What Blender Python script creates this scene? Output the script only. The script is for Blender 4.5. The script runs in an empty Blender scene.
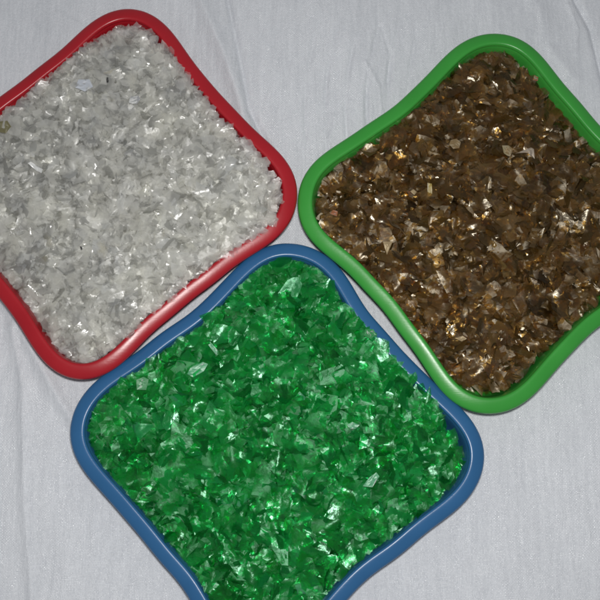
import bpy, math, random
import numpy as np
random.seed(7); rng = np.random.default_rng(11)
sc = bpy.context.scene
C = sc.collection
MM = 0.001

# ------------------------------------------------------------------ helpers
def obj(name, verts, faces, mats, parent=None, smooth=True):
    me = bpy.data.meshes.new(name)
    me.from_pydata([tuple(v) for v in verts], [], [tuple(f) for f in faces])
    for m in (mats if isinstance(mats, (list, tuple)) else [mats]): me.materials.append(m)
    if smooth: me.shade_smooth()
    o = bpy.data.objects.new(name, me); C.objects.link(o)
    if parent: o.parent = parent
    return o

def tag(o, label=None, cat=None, group=None, kind=None):
    for k, v in (('label', label), ('category', cat), ('group', group), ('kind', kind)):
        if v: o[k] = v
    return o

class NT:
    """small helper to wire shader nodes"""
    def __init__(s, name):
        s.m = bpy.data.materials.new(name); s.m.use_nodes = True
        s.t = s.m.node_tree; s.t.nodes.clear()
        s.out = s.n('ShaderNodeOutputMaterial')
    def n(s, typ, ins=None, **kw):
        nd = s.t.nodes.new(typ)
        for k, v in kw.items(): setattr(nd, k, v)
        for k, v in (ins or {}).items(): s.put(nd.inputs[k], v)
        return nd
    def put(s, sock, v):
        if isinstance(v, bpy.types.NodeSocket): s.t.links.new(v, sock)
        else: sock.default_value = v
    def math(s, op, a, b=0.0, clamp=False):
        nd = s.n('ShaderNodeMath', {0: a, 1: b}, operation=op); nd.use_clamp = clamp
        return nd.outputs[0]
    def mix(s, f, a, b):
        nd = s.n('ShaderNodeMixShader', {0: f}); s.put(nd.inputs[1], a); s.put(nd.inputs[2], b)
        return nd.outputs[0]
    def ramp(s, fac, stops, interp='LINEAR'):
        nd = s.n('ShaderNodeValToRGB', {0: fac}); cr = nd.color_ramp; cr.interpolation = interp
        while len(cr.elements) < len(stops): cr.elements.new(0.5)
        for e, (p, c) in zip(cr.elements, stops): e.position = p; e.color = (*c, 1)
        return nd.outputs[0]
    def done(s, sh):
        s.t.links.new(sh, s.out.inputs['Surface']); return s.m

# ------------------------------------------------------------------ materials
def tray_mat(name, col):
    n = NT(name)
    co = n.n('ShaderNodeTexCoord').outputs['Object']
    a = n.n('ShaderNodeTexNoise', {'Vector': co, 'Scale': 28.0, 'Detail': 5.0}).outputs[0]
    b = n.n('ShaderNodeTexNoise', {'Vector': co, 'Scale': 420.0, 'Detail': 3.0}).outputs[0]
    v = n.math('ADD', n.math('MULTIPLY', a, .22), .89)
    c = n.n('ShaderNodeMix', {0: 1.0}, data_type='RGBA', blend_type='MULTIPLY')
    n.put(c.inputs[6], (*col, 1)); n.put(c.inputs[7], v)
    rough = n.math('ADD', n.math('MULTIPLY', a, .22), .21)
    h = n.math('ADD', n.math('MULTIPLY', a, .8), n.math('MULTIPLY', b, .12))
    for rz in (.75, -.85, .35, -1.3):          # fine handling scratches in a few directions
        mp = n.n('ShaderNodeMapping', {'Vector': co, 'Rotation': (0, 0, rz), 'Scale': (6, 260, 40)}).outputs[0]
        sn = n.n('ShaderNodeTexNoise', {'Vector': mp, 'Scale': 3.0, 'Detail': 2.0, 'Distortion': .8}).outputs[0]
        h = n.math('SUBTRACT', h, n.math('MULTIPLY', n.math('MULTIPLY', n.math('SUBTRACT', sn, .60, True), 1.6), n.math('SUBTRACT', a, .28, True)))
    bp = n.n('ShaderNodeBump', {'Strength': .25, 'Distance': .0012, 'Height': h}).outputs[0]
    p = n.n('ShaderNodeBsdfPrincipled', {'Base Color': c.outputs[2], 'Roughness': rough, 'Normal': bp,
                                         'IOR': 1.49, 'Subsurface Weight': 0.0})
    return n.done(p.outputs[0])

def flake_mat(name, stops, tint, opac, gloss, gcol=(1, 1, 1), rough=.20, rand=True, bump=.30, transl=.4, vary=.4):
    n = NT(name)
    g = n.n('ShaderNodeNewGeometry')
    rnd = g.outputs['Random Per Island'] if rand else n.n('ShaderNodeValue').outputs[0]
    if not rand: rnd.default_value = .5
    co = n.n('ShaderNodeTexCoord').outputs['Object']
    cl = n.n('ShaderNodeTexNoise', {'Vector': co, 'Scale': 26.0, 'Detail': 3.0}).outputs[0]     # uneven mixing of the batch
    sel = n.math('ADD', n.math('MULTIPLY', rnd, .72), n.math('MULTIPLY', n.math('SUBTRACT', cl, .36), 1.0), True) if rand else rnd
    col = n.ramp(sel, stops)
    nz = n.n('ShaderNodeTexNoise', {'Vector': co, 'Scale': 210.0, 'Detail': 3.0, 'Roughness': .5}).outputs[0]
    bp = n.n('ShaderNodeBump', {'Strength': bump, 'Distance': .0012, 'Height': nz}).outputs[0]
    d = n.n('ShaderNodeBsdfDiffuse', {'Color': col, 'Normal': bp}).outputs[0]
    t = n.n('ShaderNodeBsdfTranslucent', {'Color': col, 'Normal': bp}).outputs[0]
    tr = n.n('ShaderNodeBsdfTransparent', {'Color': (*tint, 1)}).outputs[0]
    # thickness and haziness differ from flake to flake
    r2 = n.math('FRACT', n.math('MULTIPLY', rnd, 17.31))
    op = n.math('ADD', n.math('MULTIPLY', r2, vary), opac - vary*.35, True)
    body = n.mix(op, tr, n.mix(transl, d, t))
    gl = n.n('ShaderNodeBsdfGlossy', {'Color': (*gcol, 1), 'Roughness': n.math('ADD', n.math('MULTIPLY', n.math('FRACT', n.math('MULTIPLY', rnd, 53.7)), .30), rough), 'Normal': bp}).outputs[0]
    fr = n.n('ShaderNodeFresnel', {'IOR': 1.55, 'Normal': bp}).outputs[0]
    return n.done(n.mix(n.math('MULTIPLY', fr, gloss, True), body, gl))

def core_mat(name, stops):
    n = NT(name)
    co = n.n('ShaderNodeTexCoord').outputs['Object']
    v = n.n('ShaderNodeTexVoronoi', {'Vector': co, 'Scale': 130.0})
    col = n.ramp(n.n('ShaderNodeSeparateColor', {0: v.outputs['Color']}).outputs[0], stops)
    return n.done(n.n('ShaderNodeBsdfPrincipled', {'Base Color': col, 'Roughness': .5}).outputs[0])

def fabric_mat():
    n = NT('woven_white_fabric')
    co = n.n('ShaderNodeTexCoord').outputs['Object']
    # slightly wavering tapes, about 2.3 mm wide
    wob = n.n('ShaderNodeTexNoise', {'Vector': co, 'Scale': 22.0, 'Detail': 3.0})
    off = n.n('ShaderNodeVectorMath', {0: wob.outputs['Color'], 1: (.5, .5, .5)}, operation='SUBTRACT').outputs[0]
    off = n.n('ShaderNodeVectorMath', {0: off, 'Scale': .010}, operation='SCALE').outputs[0]
    p = n.n('ShaderNodeVectorMath', {0: co, 1: off}, operation='ADD').outputs[0]
    s = n.n('ShaderNodeSeparateXYZ', {0: p})
    W = 0.0014
    u = n.math('DIVIDE', s.outputs[0], W); v = n.math('DIVIDE', s.outputs[1], W)
    fu = n.math('FLOOR', u); fv = n.math('FLOOR', v)
    chk = n.math('MODULO', n.math('ABSOLUTE', n.math('ADD', fu, fv)), 2.0)
    hu = n.math('SINE', n.math('MULTIPLY', n.math('FRACT', u), math.pi))
    hv = n.math('SINE', n.math('MULTIPLY', n.math('FRACT', v), math.pi))
    # the tape on top crowns along its length; its edges dip
    a = n.math('MULTIPLY', n.math('POWER', hu, .35), hv)
    b = n.math('MULTIPLY', n.math('POWER', hv, .35), hu)
    h = n.math('ADD', n.math('MULTIPLY', a, chk), n.math('MULTIPLY', b, n.math('SUBTRACT', 1.0, chk)))
    cell = n.n('ShaderNodeCombineXYZ', {0: fu, 1: fv}).outputs[0]
    wn = n.n('ShaderNodeTexWhiteNoise', {'Vector': cell}, noise_dimensions='2D')
    colw = n.n('ShaderNodeTexWhiteNoise', {1: fu}, noise_dimensions='1D').outputs[0]
    mp = n.n('ShaderNodeMapping', {'Vector': co, 'Scale': (1, .22, 1)}).outputs[0]
    st = n.n('ShaderNodeTexNoise', {'Vector': mp, 'Scale': 150.0, 'Detail': 5.0, 'Roughness': .65}).outputs[0]
    fine = n.n('ShaderNodeTexNoise', {'Vector': co, 'Scale': 520.0, 'Detail': 3.0}).outputs[0]
    big = n.n('ShaderNodeTexNoise', {'Vector': mp, 'Scale': 34.0, 'Detail': 4.0}).outputs[0]
    H = n.math('ADD', n.math('MULTIPLY', h, .38), n.math('MULTIPLY', st, 1.9))
    H = n.math('ADD', H, n.math('MULTIPLY', fine, .7))
    H = n.math('ADD', H, n.math('MULTIPLY', wn.outputs[0], .22))
    H = n.math('ADD', H, n.math('MULTIPLY', big, 4.5))
    bp = n.n('ShaderNodeBump', {'Strength': .55, 'Distance': .0011, 'Height': H}).outputs[0]
    k = n.math('ADD', n.math('MULTIPLY', wn.outputs[0], .10), n.math('MULTIPLY', colw, .06))
    k = n.math('ADD', k, n.math('MULTIPLY', h, .11))
    k = n.math('ADD', k, n.math('MULTIPLY', big, .16))
    k = n.math('ADD', k, n.math('MULTIPLY', n.math('SUBTRACT', st, .5), .30))
    col = n.ramp(k, [(0, (.54, .565, .61)), (.44, (.80, .825, .87))])
    mp2 = n.n('ShaderNodeMapping', {'Vector': p, 'Scale': (1.6, .6, 1)}).outputs[0]
    blot = n.n('ShaderNodeTexNoise', {'Vector': mp2, 'Scale': 75.0, 'Detail': 4.0, 'Roughness': .6, 'Distortion': .6}).outputs[0]
    r = n.math('ADD', n.math('MULTIPLY', wn.outputs[0], .14), n.math('MULTIPLY', n.math('SUBTRACT', blot, .17), .78), True)
    pb = n.n('ShaderNodeBsdfPrincipled', {'Base Color': col, 'Roughness': r, 'Normal': bp, 'IOR': 1.58})
    return n.done(pb.outputs[0])

M = {
 'red': tray_mat('glossy_red_plastic', (.37, .010, .018)),
 'green': tray_mat('glossy_green_plastic', (.040, .30, .042)),
 'blue': tray_mat('glossy_blue_plastic', (.026, .118, .275)),
 'clear_flake': flake_mat('clear_plastic_flake', [(0, (.90, .89, .82)), (.3, (.95, .95, .91)), (.7, (.98, .98, .96)), (.93, (.92, .94, .96)), (1, (.88, .84, .70))], (.992, .992, .982), .24, .85, rough=.19, transl=.55, vary=.25),
 'clear_core': core_mat('clear_flake_mass', [(0, (.88, .88, .83)), (1, (.95, .95, .92))]),
 'brown_flake': flake_mat('brown_plastic_flake', [(0, (.06, .032, .007)), (.35, (.17, .100, .024)), (.65, (.29, .180, .050)), (.85, (.35, .175, .042)), (.95, (.42, .32, .12)), (1, (.56, .48, .30))], (.84, .70, .42), .14, 1.0, gcol=(1, .91, .72), rough=.19, transl=.45, vary=.3),
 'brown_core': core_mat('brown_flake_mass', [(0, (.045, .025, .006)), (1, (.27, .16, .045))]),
 'green_flake': flake_mat('green_plastic_flake', [(0, (.004, .23, .036)), (.4, (.008, .41, .080)), (.75, (.016, .53, .125)), (.93, (.04, .60, .20)), (1, (.16, .62, .38))], (.30, .92, .54), .19, .80, gcol=(.54, 1, .72), rough=.21, transl=.5, vary=.3),
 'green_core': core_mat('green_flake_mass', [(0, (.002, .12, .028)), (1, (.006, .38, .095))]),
 'speck': flake_mat('black_plastic_chip', [(0, (.01, .01, .01)), (1, (.015, .013, .012))], (.1, .1, .1), .98, .7, rand=False),
 'olive': flake_mat('olive_plastic_flake', [(0, (.22, .20, .09)), (1, (.22, .20, .09))], (.8, .8, .5), .75, 1., rand=False),
 'frost': flake_mat('frosted_plastic_flake', [(0, (.80, .81, .80)), (1, (.80, .81, .80))], (.9, .9, .9), .72, 1.6, rand=False),
 'bluish': flake_mat('bluish_plastic_flake', [(0, (.74, .77, .82)), (1, (.74, .77, .82))], (.85, .9, .97), .6, 1.2, rand=False),
 'silver': flake_mat('silvery_plastic_flake', [(0, (.36, .31, .26)), (1, (.36, .31, .26))], (.8, .72, .6), .55, 2.2, gcol=(1, .9, .76), rand=False),
 'cream': flake_mat('cream_plastic_flake', [(0, (.50, .40, .24)), (1, (.50, .40, .24))], (.85, .72, .5), .55, 1.6, gcol=(1, .85, .6), rand=False),
 'beige': flake_mat('beige_plastic_flake', [(0, (.36, .26, .13)), (1, (.36, .26, .13))], (.85, .7, .45), .55, 1.4, gcol=(1, .82, .55), rand=False),
 'yellow': flake_mat('yellow_plastic_flake', [(0, (.48, .36, .07)), (1, (.48, .36, .07))], (.8, .6, .2), .8, 1.4, rand=False),
 'orange': flake_mat('orange_plastic_flake', [(0, (.42, .13, .025)), (1, (.42, .13, .025))], (.8, .4, .1), .8, 1.4, rand=False),
 'mint': flake_mat('mint_plastic_flake', [(0, (.14, .60, .32)), (1, (.14, .60, .32))], (.5, .95, .65), .5, 2.0, rand=False),
 'pale_green': flake_mat('pale_green_plastic_flake', [(0, (.10, .46, .19)), (1, (.10, .46, .19))], (.5, .95, .6), .5, 1.8, rand=False),
 'bright_green': flake_mat('bright_green_plastic_flake', [(0, (.02, .40, .10)), (1, (.02, .40, .10))], (.2, .8, .3), .7, 1.4, rand=False),
}

# ------------------------------------------------------------------ trays
# outline of the moulded tray: Fourier terms of the rim radius (mm) around the tray's centre
TRAYS = {
 'red':   ((-199.2, 116.4), 52.0, [171.16, 0.33, 2.4, 0.32, 3.52, -0.18, -0.11, 21.98, -6.78, 0.11, -0.09, -0.07, 1.75, 0.01, 0.03, 3.13, -2.4, 0.01, -0.02, -0.2, 0.33, 0.0, 0.01, -0.02, -0.09, -0.01, 0.0, -0.29, 0.1, 0.0, 0.0, -0.11, 0.36]),
 'green': ((195.1, 87.7), 50.0, [173.83, 0.93, 1.1, -1.46, -2.2, -0.33, 0.43, 22.49, -8.59, -0.07, -0.08, -0.76, -0.55, -0.02, 0.01, 2.64, -1.74, 0.01, -0.01, 0.07, 0.32, -0.01, 0.02, -0.06, 0.11, 0.01, -0.01, 0.09, 0.23, -0.0, -0.0, -0.17, 0.53]),
 'blue':  ((-21.8, -139.7), 43.0, [175.9, -1.65, -0.85, 0.47, -0.63, 0.34, -1.0, 22.05, -7.7, 0.09, 0.02, -0.45, -0.05, -0.04, 0.08, 2.76, -1.92, 0.02, 0.0, 0.56, -0.42, 0.03, 0.0, -0.3, 0.18, 0.01, 0.01, 0.01, -0.14, 0.01, -0.0, 0.21, 0.34]),
}
NS = 288
def outline(co):
    th = np.linspace(0, 2*np.pi, NS, endpoint=False)
    r = np.full(NS, co[0])
    for k in range(1, 17): r += co[2*k-1]*np.cos(k*th) + co[2*k]*np.sin(k*th)
    P = np.stack([r*np.cos(th), r*np.sin(th)], 1)
    # respace evenly by arc length
    Q = np.vstack([P, P[:1]]); L = np.r_[0, np.cumsum(np.hypot(*np.diff(Q, axis=0).T))]
    t = np.linspace(0, L[-1], NS, endpoint=False)
    P = np.stack([np.interp(t, L, Q[:, 0]), np.interp(t, L, Q[:, 1])], 1)
    T = np.roll(P, -1, 0) - np.roll(P, 1, 0); T /= np.hypot(T[:, 0], T[:, 1])[:, None]
    return P, np.stack([-T[:, 1], T[:, 0]], 1)          # points, inward normals

def sweep(P, N, prof, closed=True):
    """prof = [(inset, z)] in mm swept round the outline"""
    V = []
    for s, z in prof:
        q = P + N*(s*.92)
        V += [(x*MM, y*MM, z*MM) for x, y in q]
    m = len(prof); F = []
    for i in range(m if closed else m-1):
        a, b = i*NS, ((i+1) % m)*NS
        for j in range(NS):
            k = (j+1) % NS
            F.append((a+j, a+k, b+k, b+j))
    return V, F

def make_tray(key, label):
    (cx, cy), zt, co = TRAYS[key]
    P, N = outline(co)
    root = bpy.data.objects.new('plastic_tray', None); C.objects.link(root)
    root.location = (cx*MM, cy*MM, 0); root.empty_display_size = .02
    tag(root, label, 'tray', 'plastic trays of flakes')
    prof = [(3.0, -9.6), (2.3, -10.4), (1.2, -10.4), (.45, -9.6), (.1, -8.2), (0, -6.8), (.25, -5.5), (.95, -4.3), (2.2, -3.3), (4.0, -2.4), (6.0, -1.62),
            (8, -1.0), (10, -.5), (11.8, -.16), (13.4, 0), (14.4, -.08), (15.2, -.36), (15.9, -.9), (16.4, -1.8), (16.75, -3.2), (16.85, -4.6), (15.6, -5.0), (14.6, -2.8), (12, -2.5), (8, -3.4), (5, -4.7), (3.3, -6.5)]
    V, F = sweep(P, N, [(s, zt+z) for s, z in prof])
    obj('rim', V, F, M[key], root)
    h = zt
    wall = [(15.4, h-5.2), (16.1, h-9), (18.5, h-h*.45), (21.5, 6), (24, 2.2), (28, .4), (30, .4),
            (30, 2.6), (27.5, 3.2), (25, 5.5), (22.6, 10), (20.0, h-h*.42), (18.1, h-9), (17.15, h-4.7), (16.5, h-3.7)]
    V, F = sweep(P, N, wall, closed=False)
    n0 = len(V)
    V.append((0, 0, .4*MM + .0009)); V.append((0, 0, 2.6*MM))
    for j in range(NS):
        k = (j+1) % NS
        F.append((6*NS+j, n0, 6*NS+k)); F.append((7*NS+j, 7*NS+k, n0+1))
    F = [f for f in F if not (f[0]//NS == 6 and len(f) == 4)]
    obj('basin', V, F, M[key], root)
    return root

make_tray('red', 'red plastic tray heaped with clear flakes')
make_tray('green', 'green plastic tray holding the brown flakes')
make_tray('blue', 'blue plastic tray holding the green flakes')

# ------------------------------------------------------------------ heaps of flakes
# edge of each heap where it meets its tray: x, y in mm, height relative to the rim in mm
HEAPS = {
 'red': [(-178, 296, 1), (-160, 288, 2), (-148, 275, 3), (-131, 258, 4), (-120, 240, 4), (-103, 219, 5), (-87, 195, 5), (-70, 182, 5), (-48, 156, 5), (-34, 139, 5), (-23, 122, 5), (-19, 102, 4), (-21, 80, 4), (-36, 67, 4), (-57, 54, 3), (-76, 38, 2), (-103, 20, 1), (-128, -2, 1), (-148, -20, 0), (-160, -32, 0), (-180, -48, -3), (-197, -57, -5), (-217, -66, -8), (-230, -58, -12), (-242, -49, -14), (-258, -31, -15), (-274, -8, -15), (-296, 14, -14), (-325, 35, -14), (-357, 64, -12), (-379, 93, -10), (-380, 121, -8), (-352, 163, -6), (-312, 202, -4), (-293, 218, -4), (-272, 237, -3), (-252, 254, -3), (-231, 268, -2), (-211, 284, -1), (-194, 294, 0)],
 'green': [(216, 274, -12), (200, 270, -12), (186, 264, -10), (166, 248, -6), (117, 202, -6), (83, 174, -8), (53, 153, -12), (24, 129, -14), (17, 107, -14), (23, 79, -11), (41, 56, -8), (61, 34, -7), (88, 4, -7), (113, -30, -8), (129, -51, -9), (144, -67, -10), (163, -83, -11), (188, -88, -11), (212, -80, -11), (248, -43, -12), (279, -13, -12), (306, 13, -12), (339, 40, -12), (364, 65, -14), (365, 84, -14), (343, 119, -17), (315, 162, -19), (290, 200, -20), (261, 244, -20), (249, 254, -16), (231, 268, -14)],
 'blue': [(-212, -130, -8), (-204, -154, -10), (-180, -180, -10), (-145, -217, -10), (-120, -248, -10), (-90, -286, -10), (-57, -316, -10), (-33, -325, -12), (0, -307, -10), (29, -282, -10), (57, -259, -12), (98, -230, -12), (139, -200, -13), (154, -179, -14), (160, -159, -14), (151, -138, -11), (134, -119, -5), (138, -107, 2), (126, -96, 3), (111, -82, 3), (98, -70, 3), (86, -55, 3), (73, -37, 3), (56, -14, 1), (40, 3, -3), (30, 20, -6), (21, 36, -6), (0, 46, -6), (-21, 46, -6), (-41, 37, -5), (-63, 20, -4), (-77, 5, -4), (-91, -9, -3), (-111, -29, -3), (-131, -45, -3), (-162, -67, -3), (-178, -80, -4), (-198, -92, -5), (-211, -109, -7)],
}
for k, L in HEAPS.items():
    (hx, hy) = TRAYS[k][0]
    HEAPS[k] = [(hx+(x-hx)*1.018, hy+(y-hy)*1.018+1.2, z) if z < -1 else (x, y+1.0, z) for x, y, z in L]
DOME = {'red': 13.0, 'green': 9.0, 'blue': 11.0}
LUMP = {k: [(rng.uniform(.05, .16), rng.uniform(0, 6.28), rng.uniform(0, 6.28)) for _ in range(9)] for k in HEAPS}

def inside_dist(B, p):
    """signed distance (mm) of points p to polygon B, positive inside"""
    A = B[:, :2]; Bn = np.roll(A, -1, 0); d = np.full(len(p), 1e9); ins = np.zeros(len(p), bool)
    for a, b in zip(A, Bn):
        e = b-a; w = p-a
        t = np.clip((w@e)/(e@e), 0, 1)
        d = np.minimum(d, np.hypot(*(w - t[:, None]*e).T))
        c = ((a[1] > p[:, 1]) != (b[1] > p[:, 1]))
        xs = a[0] + (p[:, 1]-a[1])/((b[1]-a[1]) if b[1] != a[1] else 1e-9)*(b[0]-a[0])
        ins ^= c & (p[:, 0] < xs)
    return np.where(ins, d, -d)

def heap_z(key, p, dist):
    B = np.array(HEAPS[key], float); zt = TRAYS[key][1]
    w = 1/(((p[:, None, :]-B[None, :, :2])**2).sum(2) + 9.0)**1.3
    zb = (w*B[:, 2]).sum(1)/w.sum(1)
    z = zt + zb + DOME[key]*(1-np.exp(-np.maximum(dist, 0)/38.0))
    l = np.zeros(len(p))
    for f, a, ph in LUMP[key]: l += np.sin(f*(p[:, 0]*math.cos(a)+p[:, 1]*math.sin(a)) + ph)
    return z + l*.75*np.clip(dist/18, 0, 1)

def flake_shape(size, aspect, n, bend, fold, crumple):
    """one shard of crushed bottle wall: irregular polygon, bent or creased; returns verts (mm), faces"""
    ang = np.sort((np.arange(n) + rng.uniform(-.33, .33, n))*2*np.pi/n)
    r = rng.uniform(.68, 1.12, n)
    K = np.stack([r*np.cos(ang)*aspect, r*np.sin(ang)/aspect], 1)
    mid = (K+np.roll(K, -1, 0))/2*rng.uniform(.84, 1.12, (n, 1))
    O = np.empty((2*n, 2)); O[0::2] = K; O[1::2] = mid
    I = O*.52
    P = np.vstack([[[0, 0]], I, O])*size
    a = rng.uniform(0, np.pi); u = P[:, 0]*math.cos(a)+P[:, 1]*math.sin(a)
    z = bend*u*u/size + fold*np.abs(u) + rng.normal(0, crumple*size, len(P))
    m = 2*n; F = []
    for j in range(m):
        k = (j+1) % m
        F.append((0, 1+j, 1+k)); F.append((1+j, 1+m+j, 1+m+k, 1+k))
    return np.column_stack([P, z-z.mean()]), F

def orient(nrm_tilt, az, spin):
    ca, sa = math.cos(spin), math.sin(spin)
    R1 = np.array([[ca, -sa, 0], [sa, ca, 0], [0, 0, 1]])
    ax = np.array([math.cos(az), math.sin(az), 0])
    K = np.array([[0, 0, ax[1]], [0, 0, -ax[0]], [-ax[1], ax[0], 0]])
    return (np.eye(3) + math.sin(nrm_tilt)*K + (1-math.cos(nrm_tilt))*K@K)@R1

def make_heap(key, name, label, fm, cm, count, sz, tilt, cat):
    (cx, cy), zt, _ = TRAYS[key]
    B = np.array(HEAPS[key], float)
    lo, hi = B[:, :2].min(0), B[:, :2].max(0)
    V, F, MI, SM = [], [], [], []
    # the packed mass under the loose top flakes
    st = 5.0
    gx = np.arange(lo[0], hi[0]+st, st); gy = np.arange(lo[1], hi[1]+st, st)
    G = np.array([(x, y) for y in gy for x in gx]); d = inside_dist(B, G)
    z = heap_z(key, G, d) - 11.5 + rng.normal(0, .8, len(G))
    ok = d > 3.0; idx = -np.ones(len(G), int); idx[ok] = np.arange(ok.sum())
    V += [(x, y, q) for (x, y), q in zip(G[ok], z[ok])]
    nx = len(gx)
    for i in range(len(gy)-1):
        for j in range(nx-1):
            q = [idx[i*nx+j], idx[i*nx+j+1], idx[(i+1)*nx+j+1], idx[(i+1)*nx+j]]
            if min(q) >= 0: F.append(tuple(q)); MI.append(1); SM.append(True)
    P = rng.uniform(lo, hi, (count*3, 2)); d = inside_dist(B, P)
    near = B[np.argmin(((P[:, None, :]-B[None, :, :2])**2).sum(2), 1), 2]      # flakes stay clear of the wall where the heap lies low
    wav = np.sin(P[:, 0]*.21+P[:, 1]*.13)+np.sin(P[:, 1]*.33-P[:, 0]*.08+1.7)+rng.normal(0, .5, len(P))
    ok = d > np.where(near < -12, 2.4, 0.6) + np.where(near > -2, 1.3*np.clip(wav+.6, 0, 3), 0)
    P = P[ok][:count]; d = d[ok][:count]; near = near[ok][:count]
    OUT = outline(TRAYS[key][2])[0][::3] + [cx, cy]
    zs = heap_z(key, P, d)
    # deepest first, so that the flakes of the surface lie over the others
    for p, q, dd, nz in zip(P, zs, d, near):
        s = float(np.clip(rng.lognormal(math.log(sz), .42), sz*.33, sz*1.9))
        if dd < 8: s = min(s, sz*1.15)
        n = int(rng.integers(4, 8))
        v, f = flake_shape(s, rng.uniform(.78, 1.35), n, rng.normal(0, .30), rng.normal(0, .16) if rng.random() < .35 else 0, .035)
        t = abs(rng.normal(0, tilt)); 
        if dd < 11: t *= .62
        R = orient(min(t, 1.45), rng.uniform(0, 6.283), rng.uniform(0, 6.283))
        dep = rng.uniform(-11.5, 1.2)
        w = v@R.T + np.array([p[0], p[1], q+dep])
        if dd < 24:                       # keep the flake out of the plastic: on top of the rim or inside it
            ins = inside_dist(OUT, w[:, :2]); low = (ins < 15.6) & (w[:, 2] < zt+.5)
            if low.any():
                lift = (zt + .5 - w[low, 2]).max(); push = (15.6 - ins[low]).max()
                if nz > -2 and lift < 4.5: w[:, 2] += lift
                elif push < 14:
                    g = np.array([cx, cy]) - p; g /= np.hypot(*g); w[:, :2] += g*(push+.4)*1.1
                else: continue
                ins = inside_dist(OUT, w[:, :2])
                if ((ins < 14.6) & (w[:, 2] < zt+.3)).any(): continue
        b = len(V); V += [tuple(x) for x in w]
        sm = rng.random() < .78
        for g in f: F.append(tuple(b+i for i in g)); MI.append(0); SM.append(sm)
    V = np.array(V); V = (V - [cx, cy, 0])*MM
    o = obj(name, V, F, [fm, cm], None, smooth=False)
    o.location = (cx*MM, cy*MM, 0)
    o.data.polygons.foreach_set('material_index', MI); o.data.polygons.foreach_set('use_smooth', SM); o.data.update()
    return tag(o, label, cat, None, 'stuff')

make_heap('red', 'clear_plastic_flakes', 'heap of clear crushed plastic flakes spilling over the red rim', M['clear_flake'], M['clear_core'], 8000, 5.9, .42, 'plastic flakes')
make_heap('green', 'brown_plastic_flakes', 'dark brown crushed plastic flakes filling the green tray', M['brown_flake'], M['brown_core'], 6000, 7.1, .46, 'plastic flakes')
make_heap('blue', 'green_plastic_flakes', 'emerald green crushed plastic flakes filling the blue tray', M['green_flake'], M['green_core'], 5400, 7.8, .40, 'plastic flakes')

# ------------------------------------------------------------------ single flakes that stand out on the heaps
def lone(key, x, y, pts, mat, label, tilt=.15, az=0., bend=.0, fold=0., lift=2.5, up=1.6, cat='flake', name='plastic_flake'):
    """pts = outline in mm; the flake lies on the heap at x, y (mm)"""
    p = np.array([[x, y]], float); d = inside_dist(np.array(HEAPS[key], float), p)
    z = float(heap_z(key, p, d)[0])
    K = np.array(pts, float); K -= K.mean(0)
    n = len(K); O = np.empty((2*n, 2)); O[0::2] = K; O[1::2] = (K+np.roll(K, -1, 0))/2
    Q = np.vstack([[[0, 0]], O*.35, O*.7, O]); m = 2*n
    s = np.abs(K).max()
    zz = bend*Q[:, 0]**2/s + fold*np.abs(Q[:, 1]) + rng.normal(0, .03*s, len(Q))
    F = []
    for j in range(m):
        k = (j+1) % m
        F.append((0, 1+j, 1+k)); F.append((1+j, 1+m+j, 1+m+k, 1+k)); F.append((1+m+j, 1+2*m+j, 1+2*m+k, 1+m+k))
    R = orient(tilt, az, 0)
    v = np.column_stack([Q, zz])@R.T
    # a film with a little real thickness
    nb = len(v); nrm = R@np.array([0, 0, 1.0])*.25
    W = np.vstack([v+nrm, v-nrm])*MM
    F2 = F + [tuple(nb+i for i in reversed(f)) for f in F]
    for j in range(m):
        k = (j+1) % m; a, b = 1+2*m+j, 1+2*m+k
        F2.append((a, nb+a, nb+b, b))
    o = obj(name, W, F2, M[mat], None, smooth=False)
    o.location = (x*MM, y*MM, (z+lift+up)*MM)
    return tag(o, label, cat)

lone('red', -197, 225, [(-1.1, 2.8), (.9, 3.2), (1.5, -1), (.8, -3), (-.8, -2.2)], 'speck', 'larger black speck on the upper clear flakes', lift=5.5, cat='chip', name='dark_speck')
lone('red', -217, 49, [(-1.2, 1.6), (.8, 1.2), (1.7, -1.4), (.2, -2)], 'speck', 'smaller black speck on the lower clear flakes', lift=5.5, cat='chip', name='dark_speck')
lone('red', -304, 179, [(-9, -4), (-5, 6), (4, 7), (8, 1), (3, -6)], 'olive', 'dull olive flake among the clear flakes at the far left edge', lift=1.2, tilt=.2)
lone('red', -267, 133, [(-8, 4), (-5, 6), (7, -1), (6, -5), (1, -3)], 'frost', 'long frosted sliver among clear flakes', lift=3.2, tilt=.25, az=1.2, bend=.1)
lone('red', -222, 222, [(-9, -3), (-6, 6), (5, 7), (9, -1), (1, -7)], 'bluish', 'bluish flake near the black speck on the clear heap', lift=.8, tilt=.15, az=2)
lone('red', -168, 203, [(-6, -3), (-5, 4), (3, 5), (6, 0), (2, -5)], 'frost', 'round frosted flake right of the larger black speck', lift=2.4, tilt=.2, az=4, bend=.15)
lone('green', 234, 154, [(-11, -2), (6, 4.5), (9, 3), (10, -7), (5, -1), (-4, -1)], 'silver', 'silvery hook shaped flake on the brown flakes', lift=4, tilt=.3, az=.3, bend=.08)
lone('green', 213, 156, [(-6, 5), (2, 7), (6, 2), (2, -7), (-5, -4)], 'beige', 'beige curled flake just left of the silvery hook flake', lift=3.5, tilt=.35, az=2.2, bend=.15)
lone('green', 88, 54, [(-4, 5), (6, 6), (0, -8)], 'cream', 'cream triangular flake near the left rim of the green tray', lift=3.8, tilt=.25, az=1)
lone('green', 116, 112, [(-3, 1), (0, 3.4), (3.6, .6), (1, -3)], 'cream', 'small cream diamond shaped chip on brown flakes', lift=4, tilt=.1, az=1)
lone('green', 159, 162, [(-6, 0), (-4, 5), (2, 6), (6, 2), (4, -5), (-2, -6)], 'beige', 'round beige flake towards the top of the brown heap', lift=3.2, tilt=.2, az=3.5, bend=-.2)
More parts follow.
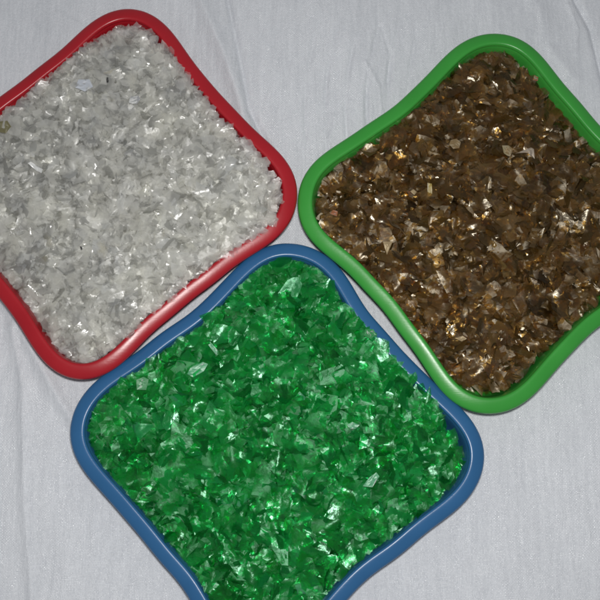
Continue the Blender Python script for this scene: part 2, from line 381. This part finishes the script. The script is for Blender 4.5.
lone('green', 132, 113, [(-2.5, 7), (2, 6), (2.6, -6), (-2, -7)], 'yellow', 'narrow yellow strip among brown flakes', lift=3, tilt=.3, az=.2)
lone('green', 35, 90, [(-4, -1), (-1, 3.5), (4, 2), (3, -3)], 'orange', 'small orange chip in the left corner of the brown flakes', lift=3.5, tilt=.2, az=2)
lone('green', 159, -40, [(-6, 1), (2, 3), (6, 0), (1, -2.6)], 'cream', 'cream sliver near the bottom of the brown heap', lift=4, tilt=.25, az=5)
lone('green', 249, 240, [(-3, -2), (-1, 4), (3, 1), (2, -4)], 'orange', 'orange chip beside the upper right wall of the green tray', lift=3.5, tilt=.3, az=4)
lone('blue', -100, -71, [(-10, -5), (-7, 1), (5, 7), (10, 5), (6, -2), (-4, -8)], 'mint', 'shiny mint flake near the upper left rim of the blue tray', lift=4.5, tilt=.15, az=1, bend=.12)
lone('blue', -154, -84, [(-5, -6), (-6, 4), (1, 7), (6, 5), (4, -6)], 'pale_green', 'frosty pale green flake in the left corner of the blue tray', lift=3, tilt=.2, az=2.6)
lone('blue', -85, -50, [(-5, 4), (-2, 6), (5, -2), (3, -6)], 'mint', 'thin mint splinter above the shiny mint flake', lift=4, tilt=.2, az=1.4)
lone('blue', 51, -126, [(-5, 1), (0, 4), (7, 1), (3, -3), (-2, -3)], 'mint', 'small bright mint flake on the green flakes right of the middle', lift=3.5, tilt=.2, az=3.3, fold=.15)
lone('blue', 69, -35, [(-6, -2), (-4, 5), (4, 5), (7, -1), (1, -5)], 'bright_green', 'bright green flake overhanging the upper right side of the blue rim', lift=2.6, tilt=.25, az=2)
lone('blue', 69, -177, [(-8, -5), (-2, 3), (5, 8), (8, 4), (1, -6)], 'mint', 'broad mint flake in the lower right of the green heap', lift=3.5, tilt=.2, az=4.4, bend=.15)

# ------------------------------------------------------------------ the white woven sheet underneath
def axis():
    d = np.linspace(-.44, .44, 700); o = .44 + np.cumsum(np.geomspace(.003, .32, 28))
    return np.r_[-o[::-1], d, o]
ax = axis(); X, Y = np.meshgrid(ax, ax)
Z = np.zeros_like(X)
def crease(pts, w, h, skew=0.):
    global Z
    D = np.full(X.shape, 1e9)
    for (x0, y0), (x1, y1) in zip(pts[:-1], pts[1:]):
        ex, ey = x1-x0, y1-y0; L2 = ex*ex+ey*ey
        t = np.clip(((X-x0)*ex+(Y-y0)*ey)/L2, 0, 1)
        D = np.minimum(D, np.hypot(X-x0-t*ex, Y-y0-t*ey))
    Z += h*np.exp(-(D/w)**1.6)
crease([(-.150, .52), (-.112, .354), (-.085, .29), (-.066, .234), (-.05, .15)], .0085, .0062)
crease([(-.095, .50), (-.081, .354), (-.066, .28), (-.056, .222), (-.02, .15)], .0035, -.0042)
crease([(-.36, .10), (-.315, .02), (-.28, -.038), (-.246, -.095), (-.20, -.16)], .0075, .0052)
crease([(-.30, -.02), (-.285, -.08), (-.275, -.20), (-.262, -.30), (-.27, -.42)], .006, .0030)
crease([(-.33, -.05), (-.318, -.16), (-.312, -.36)], .007, .0026)
crease([(.29, .46), (.309, .354), (.324, .318), (.335, .25)], .003, -.0036)
crease([(.24, .40), (.27, .34), (.275, .30), (.30, .26)], .009, .0024)
for k in range(26):      # short sharp pinches in the film
    x0 = rng.uniform(-.36, .36); y0 = rng.uniform(-.4, .42); L = rng.uniform(.02, .09); a = rng.normal(1.6, .35)
    crease([(x0, y0), (x0+L*math.cos(a)*.5, y0+L*math.sin(a)*.5), (x0+L*math.cos(a+.2), y0+L*math.sin(a+.2))], rng.uniform(.0018, .0035), rng.choice([-1, 1])*rng.uniform(.0005, .0014))
crease([(-.05, -.36), (.09, -.315), (.2, -.30)], .010, .0016)
xs = X - .10*(Y-.26) + .004*np.sin(Y*31)
per = np.abs(np.sin(np.pi*xs/.0225))**16
Z += -.0030*per*(.6+.4*np.sin(X*173+Y*61))*np.exp(-((X-.080)/.085)**2-((Y-.225)/.105)**2)
for k in range(46):       # faint pull lines along the warp
    x0 = rng.uniform(-.5, .5); y0 = rng.uniform(-.5, .5); ln = rng.uniform(.04, .18); wd = rng.uniform(.0025, .008)
    sl = rng.normal(-.03, .06)
    Z += rng.normal(0, .0006)*np.exp(-((X-x0-sl*(Y-y0))/wd)**2 - ((Y-y0)/ln)**2)
for k in range(30):
    f = rng.uniform(6, 38); a = rng.normal(0, .35); Z += rng.normal(0, .0006)*np.sin(f*(X*math.cos(a)*1.3+Y*math.sin(a))*2+rng.uniform(0, 6.3))*12/(f+8)
rad = np.minimum.reduce([np.hypot(X-c[0]*MM, Y-c[1]*MM) for (c, _, _) in TRAYS.values()])
Z *= np.clip((rad-.085)/.07, 0, 1)        # flattened under the trays
Z -= np.clip(Z-.0075, 0, None)
n = len(ax)
V = np.stack([X.ravel(), Y.ravel(), Z.ravel()], 1)
ii = np.arange(n*n).reshape(n, n)
Fq = np.stack([ii[:-1, :-1], ii[:-1, 1:], ii[1:, 1:], ii[1:, :-1]], -1).reshape(-1, 4)
gs = obj('ground_sheet', V.tolist(), Fq.tolist(), fabric_mat())
tag(gs, 'white woven plastic fabric spread under the trays', None, None, 'structure')

# ------------------------------------------------------------------ camera, flash, dim surroundings
D = .95; T = math.radians(12)
cam = bpy.data.cameras.new('camera'); co = bpy.data.objects.new('camera', cam); C.objects.link(co)
co.location = (0, -D*math.sin(T), .045 + D*math.cos(T)); co.rotation_euler = (T, 0, 0)
cam.sensor_width = 36; cam.lens = 18/(.3/D); cam.clip_start = .01; cam.clip_end = 50
sc.camera = co
fl = bpy.data.lights.new('camera_flash', 'AREA'); fl.shape = 'ELLIPSE'; fl.size = .06; fl.size_y = .04
fl.energy = 7.2; fl.color = (1, .985, .96)
fo = bpy.data.objects.new('camera_flash', fl); C.objects.link(fo)
fo.location = (.01, co.location.y + .05, co.location.z + .02); fo.rotation_euler = (T, 0, 0)
w = bpy.data.worlds.new('World'); sc.world = w; w.use_nodes = True
bg = w.node_tree.nodes['Background']; bg.inputs[0].default_value = (.94, .965, 1, 1); bg.inputs[1].default_value = .20

sc.view_settings.view_transform = 'Standard'; sc.view_settings.look = 'None'
sc.view_settings.exposure = 0; sc.view_settings.gamma = 1
cy = sc.cycles
cy.filter_width = 1.9; cy.max_bounces = 12; cy.diffuse_bounces = 7; cy.glossy_bounces = 3; cy.transmission_bounces = 4; cy.transparent_max_bounces = 18
cy.sample_clamp_indirect = 2.0; cy.use_denoising = True; cy.use_adaptive_sampling = True; cy.adaptive_threshold = .025
